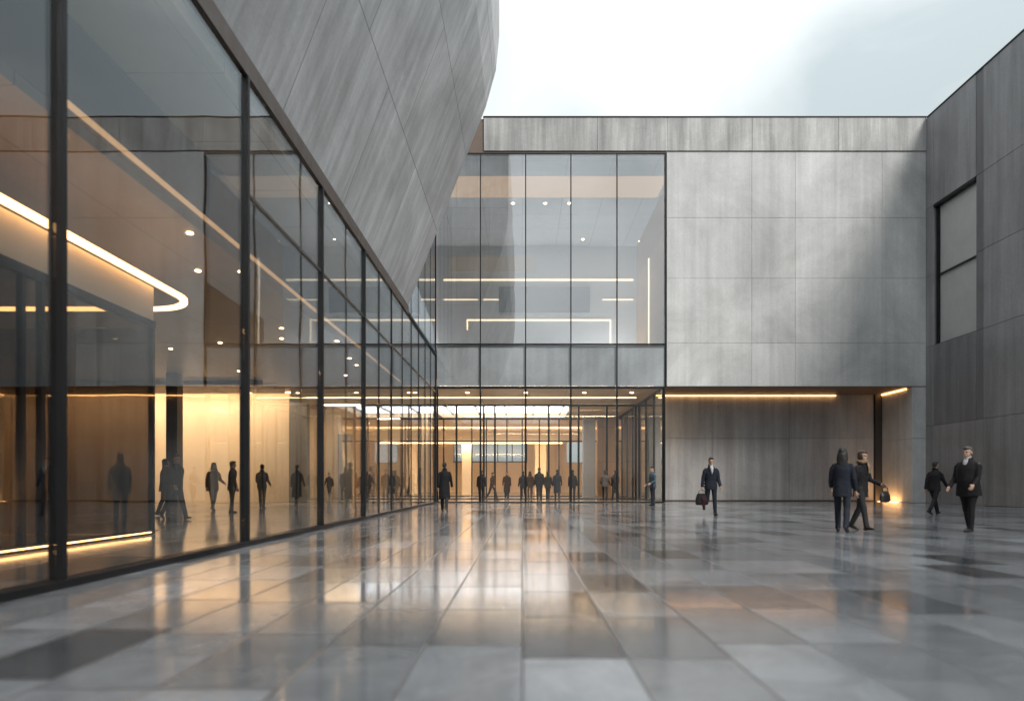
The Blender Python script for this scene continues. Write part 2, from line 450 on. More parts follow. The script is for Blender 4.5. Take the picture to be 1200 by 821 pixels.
# recess on the right
gbox('soffit', M['soffit'], XW + 0.0, XR, YF + 0.05, 38.45, ZS - 0.02, ZS + 0.012)
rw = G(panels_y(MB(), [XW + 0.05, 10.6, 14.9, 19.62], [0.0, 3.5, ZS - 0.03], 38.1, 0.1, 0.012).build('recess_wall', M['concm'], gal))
gbox('recess_core', M['concx'], XW + 0.08, XR + 6, 38.21, 53.0, 0, ZS - 0.025)
box('light_strip', M['ledr'], rw, XW + 0.1, 17.45, 37.97, 38.03, ZS - 0.12, ZS - 0.06)
box('strip_housing', M['metal'], rw, XW + 0.1, 17.47, 37.93, 38.09, ZS - 0.055, ZS - 0.022)
gbox('recess_post', M['dark'], 19.64, 19.98, 37.95, 38.3, 0, ZS - 0.022)
rs = G(panels_x(MB(), [YF + 0.01, 36.4, 37.95], [0.0, 3.3, ZS - 0.03], 20.0, 0.7, 0.012).build('recess_side_wall', M['conc'], gal))
box('light_strip', M['ledr'], rs, 19.93, 19.98, 35.5, 37.9, ZS - 0.1, ZS - 0.04)
box('floor_uplight', M['ledu'], rs, 19.70, 19.92, 36.1, 37.85, 0.004, 0.009)
box('base_strip', M['bronze'], rw, XW + 0.1, 19.6, 38.04, 38.09, 0.0, 0.07)

# glazed entrance: front screen, two inner screens and the glass return
def screen(name, y, xs, z1, mat, mw=0.05, transoms=(), base=True, md=0.14):
    fr = G(box(name, M['metal'], gal, xs[0], xs[-1], y - md / 2, y + md / 2, z1 - 0.12, z1))
    for x in xs:
        box('mullion', M['metal'], fr, x - mw, x + mw, y - md / 2 - 0.003, y + md / 2 + 0.003, 0.02, z1 - 0.003)
    for z in transoms:
        box('transom', M['metal'], fr, xs[0] + 0.002, xs[-1] - 0.002, y - md / 2 + 0.01, y + md / 2 - 0.01, z - 0.05, z + 0.05)
    if base:
        box('sill', M['metal'], fr, xs[0] + 0.002, xs[-1] - 0.002, y - md / 2 + 0.01, y + md / 2 - 0.01, 0.012, 0.06)
    for a, b in zip(xs, xs[1:]):
        box('pane', mat, fr, a + mw + 0.002, b - mw - 0.002, y - 0.012, y + 0.012, 0.062, z1 - 0.122)
    return fr
px = lambda x, y: (x - CX) * y / F
screen('entrance_screen', YF + 0.06, [XL + 0.1] + mx[1:-1] + [XW - 0.12], ZS - 0.005, M['glassF'], 0.045, (), True, 0.1)
screen('inner_screen', 43.0, [px(x, 43) for x in (430, 470, 503, 535, 567, 580, 616, 643, 668, 678, 711, 745)], ZS - 0.01, M['glassF'], 0.06)
screen('hall_screen', 52.0, [px(x, 52) for x in (470, 500, 520, 553, 570, 594, 612, 632, 655, 690, 705, 723)], ZS - 0.01, M['glassF'], 0.05, (4.2,))
rt = G(box('return_screen', M['metal'], gal, XW - 0.14, XW - 0.03, YF + 0.2, 52.0, ZS - 0.13, ZS - 0.012))
ry = [YF + 0.25 + 2.4 * k for k in range(8)]
for y in ry:
    box('mullion', M['metal'], rt, XW - 0.143, XW - 0.027, y - 0.045, y + 0.045, 0.02, ZS - 0.014)
for a, b in zip(ry, ry[1:]):
    box('pane', M['glassF'], rt, XW - 0.1, XW - 0.08, a + 0.047, b - 0.047, 0.05, ZS - 0.132)
box('sill', M['metal'], rt, XW - 0.14, XW - 0.03, YF + 0.2, 51.9, 0.01, 0.048)
# entrance hall interior
hf = gbox('hall_floor', M['floori'], -26, XW - 0.15, YF + 0.12, 75.9, 0.002, 0.010)
hc = gbox('hall_ceiling', M['ceilh'], -14, XW + 0.0, YF + 0.13, 43.4, ZS + 0.0, ZS + 0.4)
gbox('hall_ceiling', M['ceilh'], -14, XW + 0.0, 51.6, 76, ZS, ZS + 0.4)
gbox('hall_ceiling', M['ceilh'], -14, -6.0, 43.41, 51.59, ZS, ZS + 0.4)
gbox('hall_ceiling', M['ceilh'], 3.2, XW, 43.41, 51.59, ZS, ZS + 0.4)
sk = gbox('skylight', M['plasterw'], -6.3, 3.5, 43.2, 51.8, 8.0, 8.3)
for (a, b, c, d) in ((-6.3, -6.0, 43.2, 51.8), (3.2, 3.5, 43.2, 51.8)):
    box('shaft_wall', M['plasterw'], sk, a, b, c, d, ZS + 0.405, 7.99)
box('shaft_wall', M['plasterw'], sk, -5.99, 3.19, 51.61, 51.8, ZS + 0.405, 7.99)
box('shaft_wall', M['plasterw'], sk, -5.99, 3.19, 43.2, 43.39, ZS + 0.405, 7.99)
box('daylight_glow_panel', M['sky'], sk, -5.98, 3.18, 43.42, 51.58, ZS + 0.33, ZS + 0.39)  # glowing sheet stands in for daylight from the skylight
for k in range(5):
    x = -5.2 + k * 2.0
    box('skylight_bar', M['metal'], sk, x - 0.03, x + 0.03, 43.45, 51.55, ZS + 0.16, ZS + 0.3)
for (y, x0_) in ((35.5, -4.3), (43.3, -12.5), (52.4, -12.5)):
    box('added_hall_light', M['fillh'], hc, x0_, 6.9, y - 0.15, y + 0.15, ZS - 0.04, ZS - 0.004)  # added lamps out of sight behind the headers, brighten the hall
for k, y in enumerate((39.6,)):
    box('light_strip', M['led'], hc, -12.5, 6.6, y - 0.02, y + 0.02, ZS - 0.03, ZS - 0.004)
for x in (-9.5, -6.2, -3.0, 0.2, 3.4, 6.0):
    for y in (37.4,):
        MB().disc(x, y, ZS - 0.012, 0.09).build('downlight', M['down'], hc)
# back of the hall: warm wall with a daylit window band, mezzanine edge
bw = gbox('hall_back_wall', M['plaster'], -14, XW + 8, 75, 75.4, 0, 3.3)
gbox('hall_back_wall', M['plaster'], 0.55, 4.9, 75, 75.4, 3.31, 6.4)
gbox('hall_back_wall', M['plaster'], -14, -7.6, 75, 75.4, 3.31, 6.4)
bwin = gbox('rear_window', M['metal'], -7.6, 0.55, 75.05, 75.2, 3.3, 3.42)
for k in range(6):
    x = -7.5 + k * 1.6
    box('mullion', M['metal'], bwin, x - 0.05, x + 0.05, 75.04, 75.2, 3.43, 5.97)
box('pane', M['glassF'], bwin, -7.55, 0.5, 75.1, 75.12, 3.43, 5.97)
mz = gbox('mezzanine_edge', M['plaster'], -13, XW - 0.2, 60.0, 60.4, 4.6, 5.6)
box('light_strip', M['led'], mz, -12.5, 3.5, 59.9, 59.96, 4.5, 4.56)
gbox('hall_side_wall', M['plaster'], -14.3, -14, 43.2, 75, 0, ZS)
gbox('hall_side_wall', M['plaster'], XW + 0.05, XW + 0.3, 53.0, 75, 0, ZS)
gbox('hall_column', M['plaster'], px(495, 45), px(505, 45), 44.8, 45.4, 0, ZS)
gbox('hall_column', M['grey'], px(683, 50), px(697, 50), 49.6, 50.6, 0, ZS)
gbox('hall_column', M['plaster'], px(627, 66), px(640, 66), 65.8, 66.6, 0, ZS)
gbox('hall_column', M['plaster'], px(540, 60), px(552, 60), 61.0, 61.6, 0, 4.5)
gbox('hall_pier', M['timber'], px(700, 51), px(722, 51), 51.0, 51.6, 0, ZS)
hw = gbox('hall_wall', M['plaster'], -15, px(400, 46), 45.9, 46.3, 0, ZS)
gbox('hall_door', M['grey'], px(397, 46), px(412, 46), 45.8, 46.25, 0, 4.3)
gbox('hall_wall', M['timber'], px(414, 46), px(440, 46), 46.3, 46.6, 0, ZS)
box('added_wall_light', M['fillh'], mz, -12.9, 7.0, 60.45, 60.9, 4.75, 4.8)  # added lamp, unseen behind the mezzanine edge, brightens the hall back
# outer shell of the building so it holds up from the side
gbox('rear_wall', M['concd'], 20.71, 21.1, 35.7, 76.4, 0, 19.0)
gbox('rear_wall', M['concd'], -16.4, -15.5, 50.0, 76.4, 0, 19.0)
gbox('rear_wall', M['concd'], -15.4, 20.7, 76.0, 76.4, 6.41, 18.99)

# ------------------------------------------------------------------ side wing on the right
wing = thing('side_wing', 'dark grey concrete wing along the right side of the courtyard, one recessed window', 'building', (XR, 20, 0))
ZR = 19.65
ys = [-8, -2.5, 3.5, 9.5, 15.5, 21.5, 26.2, 30.65, 31.15, 34.35, YF + 0.3]
zs = [0, 3.9, 7.95, 11.5, 15.0, ZR]
b = panels_x(MB(), ys, zs, XR, 0.1, 0.014, skip={(8, 2), (8, 3), (8, 1), (7, 4), (7, 3), (7, 2), (7, 1)})
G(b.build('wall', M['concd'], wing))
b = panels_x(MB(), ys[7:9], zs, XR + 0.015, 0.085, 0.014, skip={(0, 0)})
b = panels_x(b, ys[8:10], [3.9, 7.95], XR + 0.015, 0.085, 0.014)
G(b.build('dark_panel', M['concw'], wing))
G(box('wall_core', M['concx'], wing, XR + 0.105, XR + 0.8, -8, 31.15, 0, ZR - 0.01))
G(box('wall_core', M['concx'], wing, XR + 0.105, XR + 0.8, 31.151, 34.35, 0, 7.94))
G(box('wall_core', M['concx'], wing, XR + 0.105, XR + 0.8, 31.151, 34.35, 15.01, ZR - 0.01))
G(box('coping', M['metal'], wing, XR - 0.03, XR + 0.85, -8, YF - 0.10, ZR + 0.002, ZR + 0.07))
G(box('roof', M['roof'], wing, XR + 0.86, XR + 14, -8, YF + 0.5, ZR - 0.7, ZR - 0.4))
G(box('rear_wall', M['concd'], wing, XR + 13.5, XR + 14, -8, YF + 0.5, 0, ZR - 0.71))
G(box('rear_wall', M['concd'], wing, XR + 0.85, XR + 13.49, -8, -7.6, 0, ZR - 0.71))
wf = G(box('window', M['metal'], wing, XR - 0.02, XR + 0.5, 31.16, 34.34, 14.86, 15.0))
box('window_frame', M['metal'], wf, XR + 0.14, XR + 0.24, 31.17, 31.3, 7.97, 14.855)
box('window_frame', M['metal'], wf, XR + 0.14, XR + 0.24, 34.2, 34.33, 7.97, 14.855)
box('window_frame', M['metal'], wf, XR + 0.14, XR + 0.24, 31.31, 34.19, 11.4, 11.47)
box('sill', M['metal'], wf, XR + 0.03, XR + 0.5, 31.17, 34.33, 7.955, 7.966)
for a, c in ((7.98, 11.395), (11.475, 14.855)):
    box('pane', M['glassF'], wf, XR + 0.18, XR + 0.2, 31.31, 34.19, a, c)
box('blind', M['blind'], wf, XR + 0.26, XR + 0.30, 31.153, 34.349, 7.95, 15.0)

# ------------------------------------------------------------------ glazed pavilion with the raked concrete mass on the left
pav = thing('glass_pavilion', 'glass fronted lobby building on the left under a leaning concrete mass', 'building', (XL, 15, 0))
YM = 26.4
ZE = 7.85
prof = [(-4.42, ZE), (-1.40, 15.57), (-1.02, 16.95), (-0.89, 18.3), (-0.87, 25.0), (-14, 25.0), (-14, ZE)]
def mass():
    me = bpy.data.meshes.new('raked_wall')
    bm = bmesh.new(); uvl = bm.loops.layers.uv.new('UVMap')
    y0, y1 = -8.0, YM
    L = [0.0]
    for a, b in zip(prof, prof[1:]): L.append(L[-1] + math.dist(a, b))
    L.append(L[-1] + math.dist(prof[-1], prof[0]))
    n = len(prof)
    A = [bm.verts.new((x, y0, z)) for x, z in prof]; B = [bm.verts.new((x, y1, z)) for x, z in prof]
    for i in range(n):
        j = (i + 1) % n
        f = bm.faces.new((A[i], B[i], B[j], A[j]))
        f.smooth = False
        for lp, uv in zip(f.loops, ((y0, L[i]), (y1, L[i]), (y1, L[i + 1]), (y0, L[i + 1]))): lp[uvl].uv = uv
    for V in (A[::-1], B):
        f = bm.faces.new(V)
        for lp in f.loops: lp[uvl].uv = (lp.vert.co.x, lp.vert.co.z)
    bmesh.ops.recalc_face_normals(bm, faces=bm.faces)
    bm.to_mesh(me); bm.free(); me.materials.append(M['concr'])
    return G(link(bpy.data.objects.new('raked_wall', me), pav))
mass()
def P(name, mat, *a, bevel=0.0): return G(box(name, mat, pav, *a, bevel=bevel))
G(box('wall_core', M['concx'], wing, XR + 0.9, XR + 1.2, 30.5, 35.6, 0, ZR - 0.72))
G(box('wall_core', M['concx'], wing, XR + 0.105, XR + 0.88, 34.351, YF + 0.05, 0, ZR - 0.01))
P('fascia', M['bronze'], XL - 0.12, XL + 0.06, -8, YM, 7.52, ZE - 0.004)
P('roof_slab', M['dark'], -14, XL - 0.125, -8, YM - 0.01, 7.55, ZE - 0.004)
my = [-1.7, 2.4, 6.54, 10.95, 15.05, 19.1, 21.15, 23.2, 25.25, 27.3, 29.25, 31.2, 33.1, 34.9]
ZTR = 5.66
for i, y in enumerate(my[:-1]):
    top = 7.518
    if i == 9: top = ZW1
    dm = 0.07 if y < 19.5 else 0.03
    wm = 0.035 if y < 19.5 else 0.022
    P('mullion', M['metal'], XL - dm, XL + dm, y - wm, y + wm, 0.0, 7.518)
    if y > YM: P('mullion', M['metal'], XL - 0.02, XL + 0.02, y - 0.02, y + 0.02, 7.632, ZW1)
for i, (a, b) in enumerate(zip(my, my[1:])):
    top = 7.515 if a < YM - 1.5 else 7.515
    if a < 10.9:
        P('pane', M['glassL'], XL - 0.012, XL + 0.012, a + 0.042, b - 0.042, 0.085, top)
        continue
    P('pane', M['glassL'], XL - 0.012, XL + 0.012, a + 0.042, b - 0.042, 0.085, ZTR - 0.027)
    P('pane', M['glassL'], XL - 0.012, XL + 0.012, a + 0.042, b - 0.042, ZTR + 0.027, top)
    if a > YM:
        P('pane', M['glassU'], XL - 0.012, XL + 0.012, a + 0.042, b - 0.042, 7.64, ZW1 - 0.06)
    P('transom', M['frame'], XL - 0.035, XL + 0.035, a + 0.042, b - 0.042, ZTR - 0.025, ZTR + 0.025)
P('pane', M['glassU'], XL - 0.012, XL + 0.012, YM + 0.05, 27.25, 7.64, ZW1 - 0.06)
P('transom', M['metal'], XL - 0.07, XL + 0.07, YM + 0.002, 34.9, 7.52, 7.63)
P('sill', M['metal'], XL - 0.1, XL + 0.1, -8, 34.9, 0.0, 0.08)
# lobby interior
P('lobby_floor', M['floori'], -26, XL - 0.105, -8, YF + 0.11, 0.002, 0.008)
lc = P('lobby_ceiling', M['ceil'], -26, -6.1, -8, 36.2, 5.78, 5.95)
up = P('slot_ceiling', M['ceilh'], -6.1, XL - 0.13, -8, 34.8, 7.3, 7.5)
P('slot_bulkhead', M['brown'], -6.25, -6.1, -8, 34.8, 5.96, 7.5)
box('light_strip', M['dim'], up, -6.08, -6.02, 9.0, 34.0, 6.02, 6.08)
up.children[0].matrix_parent_inverse = Matrix.Identity(4)
for (qx, qy) in ((305, 319), (200, 409), (330, 385), (330, 397), (286, 274), (232, 318), (258, 402), (280, 435), (395, 400), (410, 420), (418, 428), (405, 440), (110, 160)):
    yy = 4.76 * F / (CY - qy)
    xx = (qx - CX) * yy / F
    if xx > -6.2: xx = -6.35
    MB().disc(xx, yy, 5.772, 0.06).build('downlight', M['down'], lc)
for y in (34.6, 33.2, 31.6):
    box('added_wall_light', M['fillw'], lc, -25, -12.1, y, y + 0.22, 5.70, 5.775)  # added lamps, out of view, light the back wall evenly
    box('added_shield', M['ceil'], lc, -25.2, -12.0, y - 0.08, y - 0.03, 5.55, 5.775)  # added to hide these lamps and throw their light on the wall
box('light_strip', M['led'], lc, -24, -12.1, 35.6, 35.66, 5.70, 5.76)
lw = P('lobby_back_wall', M['plaster'], -26, px(340, 36), 35.9, 36.2, 0, 5.77)
P('lobby_wall', M['plaster'], -26.3, -26, -8, 36.2, 0, 5.95)
P('lobby_rear_wall', M['dark'], -26, XL - 0.12, -8.3, -8, 0, 7.5)
P('lobby_portal', M['grey'], px(341, 36), px(362, 36), 35.7, 36.15, 0, 5.2)
P('lobby_column', M['dark'], px(200, 30) , px(213, 30), 29.6, 30.1, 0, 5.77)
# the smoked glass room in the lobby with a plaster band and the curved cove light over it
XP, YP = -7.2, 13.3
RC = 1.1
pt = P('partition', M['metal'], XP - 0.06, XP + 0.06, -7.5, YP, 4.0, 4.14)
for y in (-3, 1.5, 6.2, 7.05, 9.3, 9.8, 10.2, YP - 0.04):
    box('mullion', M['metal'], pt, XP - 0.05, XP + 0.05, y - 0.035, y + 0.035, 0.012, 3.998)
yy = [-7.5, -3, 1.5, 6.2, 7.05, 9.3, 9.8, 10.2, YP - 0.04]
for a, b in zip(yy, yy[1:]):
    box('pane', M['glassD'], pt, XP - 0.01, XP + 0.01, a + 0.037, b - 0.037, 0.1, 3.998)
box('sill', M['metal'], pt, XP - 0.055, XP + 0.055, -7.5, YP, 0.012, 0.098)
box('end_pane', M['glassD'], pt, -13, XP - 0.06, YP - 0.05, YP - 0.03, 0.02, 3.998)
box('inner_wall', M['timber'], pt, -13.3, -13.0, -7.5, YP - 0.1, 0.012, 4.0)
bandp = []
for k in range(0, 13):
    t = k / 12 * math.pi / 2
    bandp.append((XP + 0.12 - RC + RC * math.cos(t), YP + 0.75 + RC * math.sin(t)))
path = [(XP + 0.12, -7.5), (XP + 0.12, YP + 0.75)] + bandp[1:] + [(-13.0, YP + 0.75 + RC)]
bd = G(MB().ribbon([(XP - 0.03, -7.5), (XP - 0.03, YP - 0.02)], 0.12, 4.145, 4.80).build('plaster_band', M['plaster'], pav))
rib = [(x + 0.0, y) for x, y in path]
rb = MB().ribbon(rib, 0.13, 4.83, 4.90).build('cove_light', M['cove'], bd)
box('band_lid', M['soffit'], bd, -13, XP - 0.1, -7.5, YP - 0.1, 4.91, 5.0)
box('added_base_lip', M['metal'], pt, XP + 0.056, XP + 0.17, -7.0, YP - 0.1, 0.085, 0.098)  # lip added to conceal the lamp under it
box('added_base_light', M['fillb'], pt, XP + 0.058, XP + 0.085, -7.0, YP - 0.2, 0.055, 0.083)  # unseen lamp added to make the warm stripe on the floor

# ------------------------------------------------------------------ people
DG = bpy.context.evaluated_depsgraph_get
def cloth(name, col, rough=0.85):
    m = NT(name)
    tc = m.n('TexCoord').outputs['Object']
    nz = m.noise(tc, 9.0, 5, 0.6)
    c = m.mixc(1.0, col, m.math('MULTIPLY_ADD', m.math('SUBTRACT', nz, 0.5), 0.8, 1.0), 'MULTIPLY')
    p = m.principled(c, rough, nz, 0.3, 0.02, 0, 0.25)
    return m.m
C = dict(
    black=cloth('black_wool', (0.012, 0.012, 0.014)), navy=cloth('navy_wool', (0.014, 0.017, 0.026)),
    char=cloth('charcoal_wool', (0.028, 0.028, 0.031)), grey=cloth('grey_wool', (0.075, 0.075, 0.08)),
    brown=cloth('brown_wool', (0.06, 0.04, 0.028)), tan=cloth('tan_wool', (0.22, 0.15, 0.095)),
    blue=cloth('slate_blue_cotton', (0.055, 0.085, 0.11)), jean=cloth('dark_denim', (0.018, 0.022, 0.032)),
    white=cloth('white_cotton', (0.42, 0.42, 0.44)), wine=cloth('wine_lining', (0.035, 0.012, 0.014)),
    skin=paint('skin', (0.42, 0.26, 0.19), 0.5, 0, 0.08, 20), skin2=paint('brown_skin', (0.17, 0.09, 0.06), 0.5, 0, 0.08, 20),
    hairk=paint('black_hair', (0.012, 0.01, 0.009), 0.65, 0, 0.3, 40), hairb=paint('brown_hair', (0.05, 0.03, 0.018), 0.45, 0, 0.3, 40),
    hairg=paint('grey_hair', (0.07, 0.07, 0.07), 0.6, 0, 0.3, 40), leather=paint('black_leather', (0.014, 0.013, 0.013), 0.35, 0, 0.2, 15),
    eye=paint('dark_eye', (0.02, 0.015, 0.012), 0.2, 0, 0.1),
)
def tube(bm, pts, rad, n=12, side=Vector((1, 0, 0))):
    rings = []
    pts = [Vector(p) for p in pts]
    for i, p in enumerate(pts):
        t = (pts[min(i + 1, len(pts) - 1)] - pts[max(i - 1, 0)]).normalized()
        s = (side - t * side.dot(t))
        if s.length < 1e-3: s = Vector((0, 1, 0)) - t * t.y
        s.normalize(); o = t.cross(s)
        a, b = rad[i] if isinstance(rad[i], tuple) else (rad[i], rad[i])
        rings.append([bm.verts.new(p + s * a * math.cos(2 * math.pi * k / n) + o * b * math.sin(2 * math.pi * k / n)) for k in range(n)])
    for r0, r1 in zip(rings, rings[1:]):
        for k in range(n):
            bm.faces.new((r0[k], r0[(k + 1) % n], r1[(k + 1) % n], r1[k]))
    bm.faces.new(rings[0][::-1]); bm.faces.new(rings[-1])
def ell(bm, c, r, rot=None):
    q = bmesh.ops.create_icosphere(bm, subdivisions=2, radius=1.0)
    mt = Matrix.Translation(c) @ (rot.to_4x4() if rot else Matrix.Identity(4)) @ Matrix.Diagonal((*r, 1))
    bmesh.ops.transform(bm, matrix=mt, verts=q['verts'])
def fuse(bm, name, mat, parent, voxel=0.012, smooth=3, amp=0.0, fs=9.0):
    bmesh.ops.recalc_face_normals(bm, faces=bm.faces)
    me = bpy.data.meshes.new('tmp'); bm.to_mesh(me); bm.free()
    o = bpy.data.objects.new('tmp', me); COL.objects.link(o)
    r = o.modifiers.new('r', 'REMESH'); r.mode = 'VOXEL'; r.voxel_size = voxel
    s_ = o.modifiers.new('s', 'SMOOTH'); s_.iterations = smooth; s_.factor = 0.5
    dg = bpy.context.evaluated_depsgraph_get()
    res = bpy.data.meshes.new_from_object(o.evaluated_get(dg))
    bpy.data.objects.remove(o); bpy.data.meshes.remove(me)
    res.name = name
    if amp:
        for v in res.vertices:
            p = v.co
            d = noise.noise(Vector((p.x * fs, p.y * fs, p.z * fs * 0.55))) + 0.5 * noise.noise(Vector((p.x * fs * 2.3, p.y * fs * 2.3, p.z * fs * 1.6)))
            v.co = p + v.normal * d * amp
    res.materials.clear(); res.materials.append(mat)
    for p in res.polygons: p.use_smooth = True
    return link(bpy.data.objects.new(name, res), parent)

def make_person(hipL=18, kneeL=4, hipR=-16, kneeR=16, armL=(-15, 8, 15), armR=(15, 8, 20), hem=0.78, hair='short', bulk=1.0,
                shirt=False, scarf=False, head_turn=0.0, lean=2.0, voxel=0.013, skirt=1.0, head_down=0.0, backpack=False):
    root = thing('person', '', 'person')
    fwd = Vector((0, -1, 0))
    # skeleton: hips, knees, ankles (person faces local -Y)
    legs = {}
    for sd, a, b in ((1, hipL, kneeL), (-1, hipR, kneeR)):
        h = Vector((sd * 0.092, 0, 0.92)); a_, c_ = R(a), R(a - b)
        k = h + Vector((sd * 0.005, -math.sin(a_), -math.cos(a_))) * 0.435
        an = k + Vector((0, -math.sin(c_), -math.cos(c_))) * 0.41
        pitch = max(-1.0, min(0.5, c_ * 0.75 if c_ < 0 else c_ * 0.5))
        fd = Vector((sd * 0.12, -math.cos(pitch), math.sin(pitch))).normalized()
        legs[sd] = (h, k, an, fd)
    low = min(min(an.z - 0.075, (an + fd * 0.17 + Vector((0, 0, -0.065))).z) for (_, _, an, fd) in legs.values())
    dz = Vector((0, 0, -low))
    legs = {s_: (h + dz, k + dz, an + dz, fd) for s_, (h, k, an, fd) in legs.items()}
    base = dz.z
    ln = math.tan(R(lean))
    def T(x, y, z): return Vector((x, y - (z - 0.9) * ln, z + base))
    b_ = bulk
    # trousers
    bm = bmesh.new()
    tube(bm, [T(0, 0.0, 0.84), T(0, 0, 0.92), T(0, 0, 1.02)], [(0.15 * b_, 0.11 * b_), (0.165 * b_, 0.115 * b_), (0.15 * b_, 0.105 * b_)])
    for sd, (h, k, an, fd) in legs.items():
        tube(bm, [h + Vector((0, 0, 0.04)), h.lerp(k, 0.35), h.lerp(k, 0.75), k, k.lerp(an, 0.35), k.lerp(an, 0.8), an + (an - k).normalized() * 0.02],
             [(0.088 * b_, 0.1 * b_), (0.083 * b_, 0.092 * b_), 0.069, 0.063, (0.061, 0.064), 0.055, (0.056, 0.062)])
    fuse(bm, 'trousers', C['char'], root, voxel, 3, 0.006)
    # shoes
    for sd, (h, k, an, fd) in legs.items():
        bm = bmesh.new()
        up = Vector((0, 0, 1)) - fd * fd.z; up.normalize()
        c = an - up * 0.035
        tube(bm, [c - fd * 0.075, c - fd * 0.055, c, c + fd * 0.08 - up * 0.004, c + fd * 0.15 - up * 0.012, c + fd * 0.185 - up * 0.018],
             [(0.028, 0.03), (0.036, 0.042), (0.038, 0.045), (0.045, 0.036), (0.043, 0.027), (0.024, 0.014)], 10, fd.cross(up))
        fuse(bm, 'shoe', C['leather'], root, 0.009, 2)
    # arms
    arms = {}
    for sd, (sw_, ab, el) in ((1, armL), (-1, armR)):
        sh = T(sd * 0.172 * (0.5 + 0.5 * b_), 0.0, 1.385)
        d1 = Vector((sd * math.sin(R(ab)), -math.sin(R(sw_)) * math.cos(R(ab)), -math.cos(R(sw_)) * math.cos(R(ab))))
        e = sh + d1 * 0.29
        d2 = Vector((sd * math.sin(R(ab)) * 0.5, -math.sin(R(sw_ + el)), -math.cos(R(sw_ + el)))).normalized()
        wr = e + d2 * 0.25
        arms[sd] = (sh, e, wr, d2)
    # jacket / coat
    bm = bmesh.new()
    rings = []
    if hem < 0.6:
        rings += [(hem, 0.215 * skirt, 0.165 * skirt), (0.6, 0.205 * skirt, 0.16)]
    if hem < 0.75: rings += [(0.74, 0.2, 0.15)]
    else: rings += [(hem, 0.192, 0.135)]
    rings += [(0.9, 0.188, 0.135), (1.06, 0.168, 0.12), (1.18, 0.178, 0.125), (1.3, 0.192, 0.128), (1.37, 0.176, 0.113), (1.42, 0.135, 0.092), (1.47, 0.085, 0.077), (1.51, 0.07, 0.07)]
    belly = lambda z: 0.03 * (b_ - 1) * 6 * math.exp(-((z - 1.05) / 0.18) ** 2)
    tube(bm, [T(0, 0.005 - belly(z) * 0.5, z) for z, _, _ in rings], [(rx * b_, ry * b_ + belly(z)) for z, rx, ry in rings], 20)
    for sd, (sh, e, wr, d2) in arms.items():
        ell(bm, sh + Vector((-sd * 0.02, 0, -0.01)), (0.066, 0.068, 0.06))
        tube(bm, [sh + Vector((-sd * 0.03, 0, 0.0)), sh.lerp(e, 0.2), sh.lerp(e, 0.6), e, e.lerp(wr, 0.4), e.lerp(wr, 0.85), wr],
             [0.06, (0.065 * b_, 0.068), 0.06, 0.054, 0.05, 0.045, 0.046])
    # lapels / collar roll
    tube(bm, [T(-0.075, -0.02, 1.48), T(-0.06, 0.055, 1.525), T(0, 0.078, 1.535), T(0.06, 0.055, 1.525), T(0.075, -0.02, 1.48)], [0.02, 0.024, 0.026, 0.024, 0.02], 8, Vector((0, 0, 1)))
    for sd in (1, -1):
        tube(bm, [T(sd * 0.07, -0.05, 1.47), T(sd * 0.06, -0.105, 1.38), T(sd * 0.02, -0.128, 1.22)], [0.018, 0.022, 0.012], 8)
    fuse(bm, 'coat' if hem < 0.7 else 'jacket', C['black'], root, voxel, 3, 0.009, 8.0)
    # body: head, neck, forearms and hands in one continuous figure
    hp = T(0, -0.01, 1.625)
    rot = (Matrix.Rotation(R(head_turn), 3, 'Z') @ Matrix.Rotation(R(head_down), 3, 'X'))
    def H(x, y, z): return hp + rot @ Vector((x, y, z))
    bm = bmesh.new()
    ell(bm, H(0, 0.012, 0.03), (0.076, 0.094, 0.092), rot)
    ell(bm, H(0, -0.02, -0.035), (0.062, 0.07, 0.085), rot)
    ell(bm, H(0, -0.045, -0.085), (0.035, 0.035, 0.03), rot)
    tube(bm, [H(0, -0.085, 0.02), H(0, -0.102, -0.022), H(0, -0.09, -0.034)], [0.009, 0.014, 0.012], 8)
    ell(bm, H(0, -0.086, -0.062), (0.024, 0.011, 0.009), rot)
    ell(bm, H(0, -0.078, 0.024), (0.055, 0.018, 0.012), rot)
    for sd in (1, -1): ell(bm, H(sd * 0.077, 0.012, -0.01), (0.011, 0.02, 0.032), rot)
    tube(bm, [H(0, 0.01, -0.03), T(0, 0.008, 1.52), T(0, 0.008, 1.4), T(0, 0.008, 1.1)], [(0.055, 0.06), 0.056, 0.06, 0.08])
    for sd, (sh, e, wr, d2) in arms.items():
        tube(bm, [T(0, 0.01, 1.38), sh, e, wr, wr + d2 * 0.03], [0.06, 0.042, 0.036, (0.022, 0.028), (0.02, 0.03)])
        fr_ = Vector((0, -1, 0)) - d2 * (-d2.y); fr_.normalize()         # towards the thumb side
        inn = d2.cross(fr_) ; inn = inn if inn.x * sd < 0 else -inn       # towards the thigh
        tube(bm, [wr + d2 * 0.01, wr + d2 * 0.05, wr + d2 * 0.095], [(0.016, 0.028), (0.017, 0.04), (0.014, 0.041)], 10, inn)
        for q, ln_ in ((0.031, 0.07), (0.011, 0.08), (-0.010, 0.074), (-0.030, 0.058)):
            s0 = wr + d2 * 0.085 + fr_ * q
            s1 = s0 + (d2 * 0.9 + inn * 0.3).normalized() * ln_ * 0.5
            s2 = s1 + (d2 * 0.6 + inn * 0.75).normalized() * ln_ * 0.32
            s3 = s2 + (d2 * 0.2 + inn * 0.95).normalized() * ln_ * 0.25
            tube(bm, [s0, s1, s2, s3], [0.0095, 0.009, 0.0085, 0.007], 8, fr_)
        t0 = wr + d2 * 0.03 + fr_ * 0.026
        t1 = t0 + (d2 * 0.7 + fr_ * 0.7 + inn * 0.2).normalized() * 0.04
        t2 = t1 + (d2 * 0.95 + fr_ * 0.1 + inn * 0.35).normalized() * 0.035
